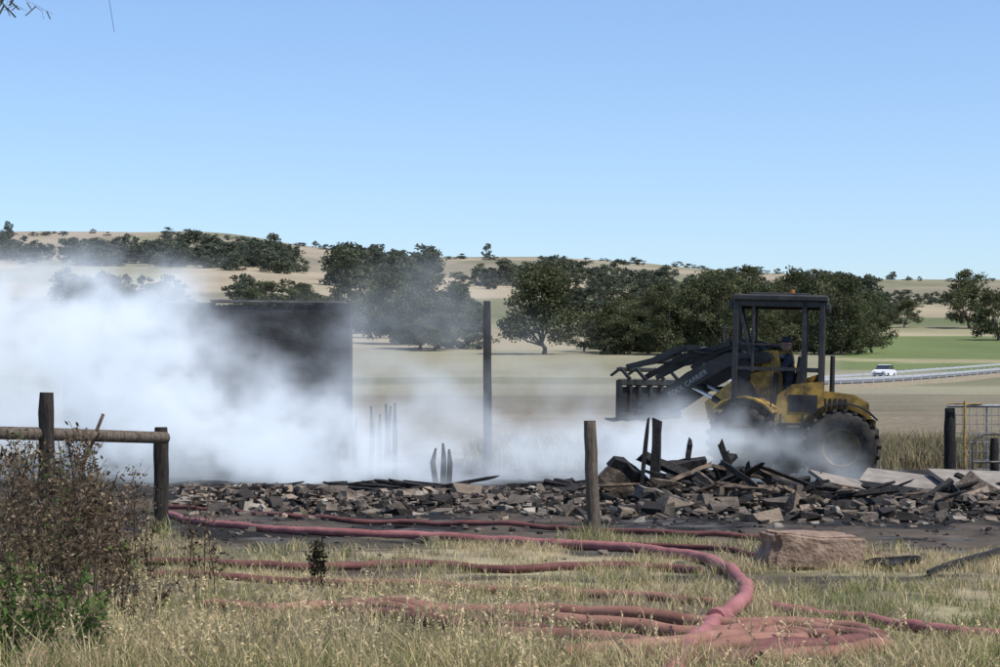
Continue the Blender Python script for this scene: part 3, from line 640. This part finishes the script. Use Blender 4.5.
for i in range(21):
    a=2*math.pi*i/20; ring.append(c+Vector((-.19*.45*math.sin(a)*1.0,.19*math.cos(a),.19*.89*math.sin(a))))
mb.tube(ring,.014,6,cap=False); mb.tube([c,c+Vector((.25,0,-.25))],.02,6); mb.tube([c+Vector((0,.19,0)),c-Vector((0,.19,0))],.01,5); mb.obj('steering_wheel',[M_blk],LD)
mb=MB(MF); mb.box((0,0,.8),(1.1,.7,.5),mi=1,bev=.04); mb.box((0,0,.66),(.28,1.2,.28),mi=1,bev=.05); mb.box((-.55,0,.85),(.5,.4,.6),mi=1,bev=.04)
for sy in(-.36,.30): mb.prism([(-.5,1.0),(.95,1.0),(1.02,1.32),(.62,1.62),(.2,1.9),(-.12,2.28),(-.4,2.28),(-.5,1.8)],sy,sy+.06,0)
mb.prism([(-.35,1.05),(.85,1.05),(.9,1.3),(.35,1.75),(-.35,2.0)],-.298,.298,0)
mb.prism([(-.42,1.32),(.55,1.30),(.62,1.45),(.3,1.78),(-.42,1.95)],.54,.58,0)
for sy in(.52,-.98): mb.band([(.80*math.cos(a),.66+.78*math.sin(a)) for a in np.linspace(math.radians(45),math.radians(140),7)],.035,sy,sy+.46,0)
mb.obj('front_chassis_and_tower',[M_yel,M_blk],LD)
mb=MB(MF)
for sy in(-.52,.42):
    mb.band([(-.28,2.15),(.5,2.10),(1.25,1.74),(1.9,1.30),(2.3,1.10)],[.2,.25,.28,.24,.18],sy,sy+.10,0)
mb.tube([(-.28,-.55,2.15),(-.28,.55,2.15)],.07,10); mb.tube([(1.45,-.5,1.60),(1.45,.5,1.60)],.08,10); mb.tube([(2.3,-.6,1.10),(2.3,.6,1.10)],.06,10)
mb.obj('lift_arms',[M_blk],LD)
mb=MB(MF)
for sy in(-.25,.2):
    mb.band([(.05,2.25),(.55,2.42),(1.1,2.15),(1.35,1.93)],[.1,.2,.16,.1],sy,sy+.05,0); mb.band([(.55,2.4),(1.5,2.15),(2.3,1.75)],[.09,.12,.09],sy+.06,sy+.10,0)
    mb.tube([(1.05,sy,2.28),(1.9,sy,1.98)],.045,8)
for sy in(-.75,.68):
    mb.band([(.95,2.32),(1.35,2.30),(1.9,2.06),(2.45,1.95)],[.08,.12,.12,.08],sy,sy+.08,0)
mb.tube([(1.3,-.8,2.3),(1.3,.8,2.3)],.05,8); mb.tube([(1.9,-.75,2.05),(1.9,.75,2.05)],.04,8)
mb.obj('tilt_linkage',[M_blk],LD)
mb=MB(MF)
for sy in(-.42,.36):
    mb.tube([(.2,sy,1.05),(.85,sy,1.40)],.06,10,0); mb.tube([(.85,sy,1.40),(1.35,sy,1.62)],.032,8,1)
mb.tube([(-.2,0,1.95),(.3,0,2.2)],.06,10,0); mb.tube([(.3,0,2.2),(.55,0,2.36)],.03,8,1)
for sy in(-.6,.66): mb.tube([(1.35,sy,2.18),(1.8,sy,2.08)],.04,8,0); mb.tube([(1.8,sy,2.08),(2.25,sy,1.95)],.022,8,1)
mb.obj('hydraulic_cylinders',[M_blk,M_chrome],LD)
mb=MB(MF); cw=1.2; cx0=2.34
mb.box((cx0,0,1.66),(.12,2*cw,.12),bev=.02); mb.box((cx0,0,1.04),(.12,2*cw,.12),bev=.02)
for sy in(-cw,-.8,-.45,0,.45,.8,cw): mb.box((cx0+.01,sy,1.35),(.08,.09,.70))
mb.box((cx0+.05,0,1.33),(.03,2*cw-.3,.50))
for sy in(-.85,-.3,.3,.85):
    mb.band([(cx0+.03,1.01),(cx0+.3,.96),(cx0+.45,.98)],[.09,.07,.03],sy,sy+.08)
mb.box((cx0+.12,0,1.90),(.08,2.1,.08),bev=.02)
for sy in (-.98,-.4,.36,.96): mb.band([(cx0-.1,1.72),(cx0+.10,1.92),(cx0+.30,1.78)],[.06,.06,.04],sy,sy+.05)
mb.obj('fork_carriage',[M_blk],LD)
mb=MB(MF)
for pts in [[(-.3,.35,2.3),(.2,.38,2.40),(.8,.36,2.22),(1.4,.34,2.25),(1.9,.3,2.15)],[(-.3,-.2,2.3),(.3,-.22,2.45),(.9,-.2,2.25)],[(-.5,.2,1.3),(-.7,.1,1.5),(-.9,.1,1.3)]]: mb.tube(catmull(pts,6),.016,6)
mb.obj('hydraulic_lines',[M_blk],LD)
cu=bpy.data.curves.new('boom_lettering','FONT'); cu.body='TOOL CARRIER'; cu.size=.13; cu.extrude=.002; cu.materials.append(M_steel)
to=bpy.data.objects.new('boom_lettering',cu); link(to,LD)
xa=Vector((1.66,.525,1.39)); xb=Vector((.72,.525,1.95)); A=MF@xa; B_=MF@xb; ex=(B_-A).normalized(); nrm=(MF.to_3x3()@Vector((0,1,0))).normalized(); ey=nrm.cross(ex).normalized()
to.matrix_world=Matrix(((ex.x,ey.x,nrm.x,A.x),(ex.y,ey.y,nrm.y,A.y),(ex.z,ey.z,nrm.z,A.z),(0,0,0,1)))
# ---------------------------------------------------------------- driver
DR=empty('loader_driver')
def skin(name,pts,edges,rad,mat,M_,sub=2,root=0):
    me=bpy.data.meshes.new(name); me.from_pydata([tuple(M_@Vector(p)) for p in pts],edges,[]); o=bpy.data.objects.new(name,me); link(o,DR)
    o.modifiers.new('Skin','SKIN')
    for i,v in enumerate(me.skin_vertices[0].data): v.radius=(rad[i],rad[i]); v.use_root=(i==root)
    ss=o.modifiers.new('Sub','SUBSURF'); ss.levels=sub; ss.render_levels=sub; me.materials.append(mat); return o
M_shirt=pmat('dark_work_shirt',(.02,.025,.04),(.05,.055,.075),12,.9,bump=.4)
M_skin=pmat('skin',(.32,.17,.12),(.42,.25,.18),9,.6,bump=.05)
pp=[(.98,0,1.66),(.95,0,1.9),(.96,0,2.12),(.99,0,2.24),(1.0,0,2.33),
 (.98,.19,2.18),(1.12,.25,1.95),(1.34,.17,2.03), (.98,-.19,2.18),(1.12,-.25,1.95),(1.34,-.17,2.03),
 (1.02,.1,1.64),(1.42,.14,1.70),(1.52,.13,1.32),(1.02,-.1,1.64),(1.42,-.14,1.70),(1.52,-.13,1.32),(1.64,.13,1.29),(1.64,-.13,1.29)]
ed=[(0,1),(1,2),(2,3),(3,4),(2,5),(5,6),(6,7),(2,8),(8,9),(9,10),(0,11),(11,12),(12,13),(0,14),(14,15),(15,16),(13,17),(16,18)]
ra=[.15,.14,.16,.08,.055,.075,.05,.035,.075,.05,.035,.1,.07,.05,.1,.07,.05,.045,.045]
skin('body',pp,ed,ra,M_shirt,MR)
for sy in(1,-1):
    b0=(1.34,.17*sy,2.03); pts=[b0,(1.42,.175*sy,2.04)]; e_=[(0,1)]; r_=[.03,.034]
    for j in range(4):
        k_=len(pts); yy=.15*sy+.018*(j-1.5); pts+=[(1.46,yy+.02*sy,2.055-.012*j),(1.50,yy+.02*sy,2.045-.012*j),(1.515,yy+.02*sy,2.01-.012*j)]; e_+=[(1,k_),(k_,k_+1),(k_+1,k_+2)]; r_+=[.011,.010,.008]
    k_=len(pts); pts+=[(1.43,.14*sy,2.03),(1.47,.13*sy,2.0)]; e_+=[(1,k_),(k_,k_+1)]; r_+=[.012,.01]
    skin('hand_left' if sy>0 else 'hand_right',pts,e_,r_,M_skin,MR,1)
bm=bmesh.new(); bmesh.ops.create_uvsphere(bm,u_segments=24,v_segments=18,radius=1)
for v in bm.verts:
    c=v.co; x_,y_,z_=c; w_=.078*(1-.22*max(0,-z_)); c.y=y_*w_; c.z=z_*.122; c.x=x_*.098
    if x_>.9 and abs(z_+.05)<.2: c.x+=.02*(1-abs(y_)*2)
    if x_>.8 and abs(z_-.05)<.12 and .2<abs(y_)<.5: c.x-=.008
    if z_<-.75 and x_>.2: c.x+=.012
for v in bm.verts: v.co=MR@(v.co+Vector((1.03,0,2.47)))
me=bpy.data.meshes.new('head'); bm.to_mesh(me); bm.free(); me.materials.append(M_skin); link(bpy.data.objects.new('head',me),DR)
for p_ in me.polygons: p_.use_smooth=True
mb=MB(MR); prof=[(.001,.13),(.05,.125),(.085,.09),(.102,.04),(.104,.02)]
n=20;vs=[]
for k_ in range(n):
    a=2*math.pi*k_/n
    for r_,z_ in prof: vs.append((1.02+r_*math.cos(a),r_*.86*math.sin(a),2.49+z_))
mb.add(vs,[(k_*5+j,((k_+1)%n)*5+j,((k_+1)%n)*5+j+1,k_*5+j+1) for k_ in range(n) for j in range(4)],0,True)
mb.box((1.15,0,2.515),(.12,.14,.012),(0,.12,0)); mb.obj('cap',[M_shirt],DR)
mb=MB(MR)
for sy in(-1,1): mb.box((1.02,sy*.078,2.465),(.035,.02,.06),bev=.008)
mb.obj('ears',[M_skin],DR)
mb=MB(MR)
for sy in(-1,1): mb.box((1.118,sy*.032,2.48),(.012,.024,.01))
mb.box((1.12,0,2.40),(.01,.04,.008)); mb.obj('eyes_and_mouth',[M_blk],DR)
# ---------------------------------------------------------------- overhanging gum branch
V=[];Fq=[];Cc=[]
def tw(p0,p1,w): ribbons([np.array(p0),(np.array(p0)+np.array(p1))/2+np.array([0,0,.01]),np.array(p1)],w,C(.09,.07,.05))
d_=9.0
A0=D(-300,-260,d_);A1=D(-20,-20,d_)
tw(A0,A1,.012)
for q in [((-20,-20),(50,12)),((-20,-20),(20,8)),((-60,-60),(30,-5)),((100,-40),(112,30)),((-20,-20),(4,6)),((-60,-60),(100,-40))]:
    p0=D(*q[0],d_);p1=D(*q[1],d_); tw(p0,p1,.002)
    for i in range(9):
        t_=random.uniform(.3,1); p=p0.lerp(p1,t_)
        if q[1][0]>100 and t_>.5: continue
        e=p+Vector((random.uniform(-.05,.05),0,-random.uniform(.02,.05))); ribbons([np.array(p),np.array(e)],.005,C(.08,.09,.05))
np_obj('gum_tree_branch',np.array(V),np.array(Fq),np.array(Cc),[M_leaf])
# ---------------------------------------------------------------- smoke (voxel volume generated by geometry nodes)
BMIN=(-15.5,34.0,-.15); BMAX=(7.6,40.8,5.6); VX=.115
ng=bpy.data.node_groups.new('smoke_density','GeometryNodeTree')
ng.interface.new_socket('Geometry',in_out='INPUT',socket_type='NodeSocketGeometry'); ng.interface.new_socket('Geometry',in_out='OUTPUT',socket_type='NodeSocketGeometry')
NN=ng.nodes; LL=ng.links
def math_(op,a,b_=None):
    n=NN.new('ShaderNodeMath'); n.operation=op
    for i,v in enumerate((a,b_)):
        if v is None: continue
        if isinstance(v,(int,float)): n.inputs[i].default_value=v
        else: LL.new(v,n.inputs[i])
    return n.outputs[0]
def vm(op,a,b_=None,sc=None):
    n=NN.new('ShaderNodeVectorMath'); n.operation=op
    for i,v in enumerate((a,b_)):
        if v is None: continue
        if isinstance(v,tuple): n.inputs[i].default_value=v
        else: LL.new(v,n.inputs[i])
    if sc is not None: n.inputs['Scale'].default_value=sc
    return n
pos=NN.new('GeometryNodeInputPosition').outputs[0]
nd=NN.new('ShaderNodeTexNoise'); nd.inputs['Scale'].default_value=.55; nd.inputs['Detail'].default_value=5; LL.new(pos,nd.inputs['Vector'])
dv=vm('SCALE',vm('SUBTRACT',nd.outputs['Color'],(.5,.5,.5)).outputs[0],sc=3.2)
P_=vm('ADD',pos,dv.outputs[0]).outputs[0]
blobs=[(-7.9,37.2,1.7,2.1,1.5,1.2,1.45),(-6.7,37.2,2.9,.95,1.0,.65,1.0),(-9.2,37.2,3.1,1.7,1.4,.8,.8),(-12,37.2,2.0,2.6,1.4,1.8,.6),(-4.7,36.8,.9,1.5,1.2,.75,1.7),(-3.0,36.4,.5,1.6,1.2,.5,1.2),(-1.2,37,1.3,1.7,1.2,.7,.22),(1.8,36.8,.65,1.6,1.2,.5,.75),(3.4,36.0,.6,1.0,1.0,.5,1.15),(-1.7,37.8,2.8,2.2,1.2,1.1,.15),(4.6,35.0,.4,1.0,.6,.4,.9),(6.0,34.9,.25,.6,.4,.25,.6),(-.2,36.6,.2,6,1.2,.32,.4),(1.2,37.8,1.5,2.2,1.2,.8,.07)]
tot=None
for cx_,cy_,cz_,sx_,sy_,sz_,am in blobs:
    q=vm('DIVIDE',vm('SUBTRACT',P_,(cx_,cy_,cz_)).outputs[0],(sx_,sy_,sz_)).outputs[0]
    dt=vm('DOT_PRODUCT',q,q).outputs['Value']; e=math_('MULTIPLY',math_('EXPONENT',math_('MULTIPLY',dt,-1.0)),am)
    tot=e if tot is None else math_('ADD',tot,e)
nn=NN.new('ShaderNodeTexNoise'); nn.inputs['Scale'].default_value=.95; nn.inputs['Detail'].default_value=6; nn.inputs['Roughness'].default_value=.62
sh=vm('MULTIPLY',P_,(.75,.8,1.4)); LL.new(sh.outputs[0],nn.inputs['Vector'])
mr=NN.new('ShaderNodeMapRange'); mr.inputs['From Min'].default_value=.42; mr.inputs['From Max'].default_value=.64; mr.inputs['To Min'].default_value=.08; mr.inputs['To Max'].default_value=2.0; LL.new(nn.outputs['Fac'],mr.inputs['Value'])
den=math_('MULTIPLY',math_('MAXIMUM',math_('SUBTRACT',math_('MULTIPLY',tot,mr.outputs[0]),.02),0),.95)
vc=NN.new('GeometryNodeVolumeCube'); LL.new(den,vc.inputs['Density']); vc.inputs['Min'].default_value=BMIN; vc.inputs['Max'].default_value=BMAX
for ax,i in (('X',0),('Y',1),('Z',2)): vc.inputs['Resolution '+ax].default_value=int((BMAX[i]-BMIN[i])/VX)
sm_=bpy.data.materials.new('smoke_volume'); sm_.use_nodes=True; nt=sm_.node_tree; nt.nodes.clear()
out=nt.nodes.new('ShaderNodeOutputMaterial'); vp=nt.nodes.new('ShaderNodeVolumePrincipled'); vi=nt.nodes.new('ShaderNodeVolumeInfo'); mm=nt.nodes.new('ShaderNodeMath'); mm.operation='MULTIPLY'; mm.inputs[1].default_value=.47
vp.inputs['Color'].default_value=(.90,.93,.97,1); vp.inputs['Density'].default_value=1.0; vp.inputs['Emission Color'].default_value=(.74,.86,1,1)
nt.links.new(vi.outputs['Density'],mm.inputs[0]); nt.links.new(mm.outputs[0],vp.inputs['Emission Strength']); nt.links.new(vp.outputs[0],out.inputs['Volume'])  # emission scales with density: added glow imitating multiple scattering inside the smoke
try: sm_.cycles.volume_step_rate=2.8
except Exception as ex_: print(ex_)
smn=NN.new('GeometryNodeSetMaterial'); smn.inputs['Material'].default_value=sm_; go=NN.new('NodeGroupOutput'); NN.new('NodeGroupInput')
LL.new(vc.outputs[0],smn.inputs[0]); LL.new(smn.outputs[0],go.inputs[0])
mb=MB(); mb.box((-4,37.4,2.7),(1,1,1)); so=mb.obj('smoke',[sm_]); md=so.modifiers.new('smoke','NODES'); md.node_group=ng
# ---------------------------------------------------------------- light, sky, camera
el=math.radians(58); to_sun=Vector((.68,-.42,0)).normalized()*math.cos(el)+Vector((0,0,math.sin(el)))
sl=bpy.data.lights.new('sun','SUN'); sl.energy=4.8; sl.angle=math.radians(.5); sl.color=(1,.96,.89)
so_=bpy.data.objects.new('sun',sl); link(so_); so_.rotation_euler=to_sun.to_track_quat('Z','Y').to_euler(); so_.location=(20,0,40)
w=bpy.data.worlds.new('World'); S.world=w; w.use_nodes=True; nt=w.node_tree; bg=nt.nodes['Background']
sk=nt.nodes.new('ShaderNodeTexSky'); sk.sky_type='NISHITA'; sk.sun_disc=False; sk.sun_elevation=el; sk.sun_rotation=math.atan2(to_sun.x,to_sun.y); sk.air_density=1.0; sk.dust_density=.7; sk.ozone_density=2.6; sk.altitude=100
tint=nt.nodes.new('ShaderNodeMix'); tint.data_type='RGBA'; tint.blend_type='MULTIPLY'; tint.inputs[0].default_value=1; tint.inputs[7].default_value=(.95,1.02,1.16,1)
nt.links.new(sk.outputs[0],tint.inputs[6]); nt.links.new(tint.outputs[2],bg.inputs[0]); bg.inputs[1].default_value=.15
S.view_settings.view_transform='Standard'; S.view_settings.look='None'; S.view_settings.exposure=0
cam=bpy.data.cameras.new('camera'); cam.lens=72; cam.sensor_width=36; cam.clip_end=9000; cam.clip_start=.1
co=bpy.data.objects.new('camera',cam); link(co); co.location=(0,0,EYE); co.rotation_euler=(math.radians(90)+math.atan(66.5/2000),0,0); S.camera=co
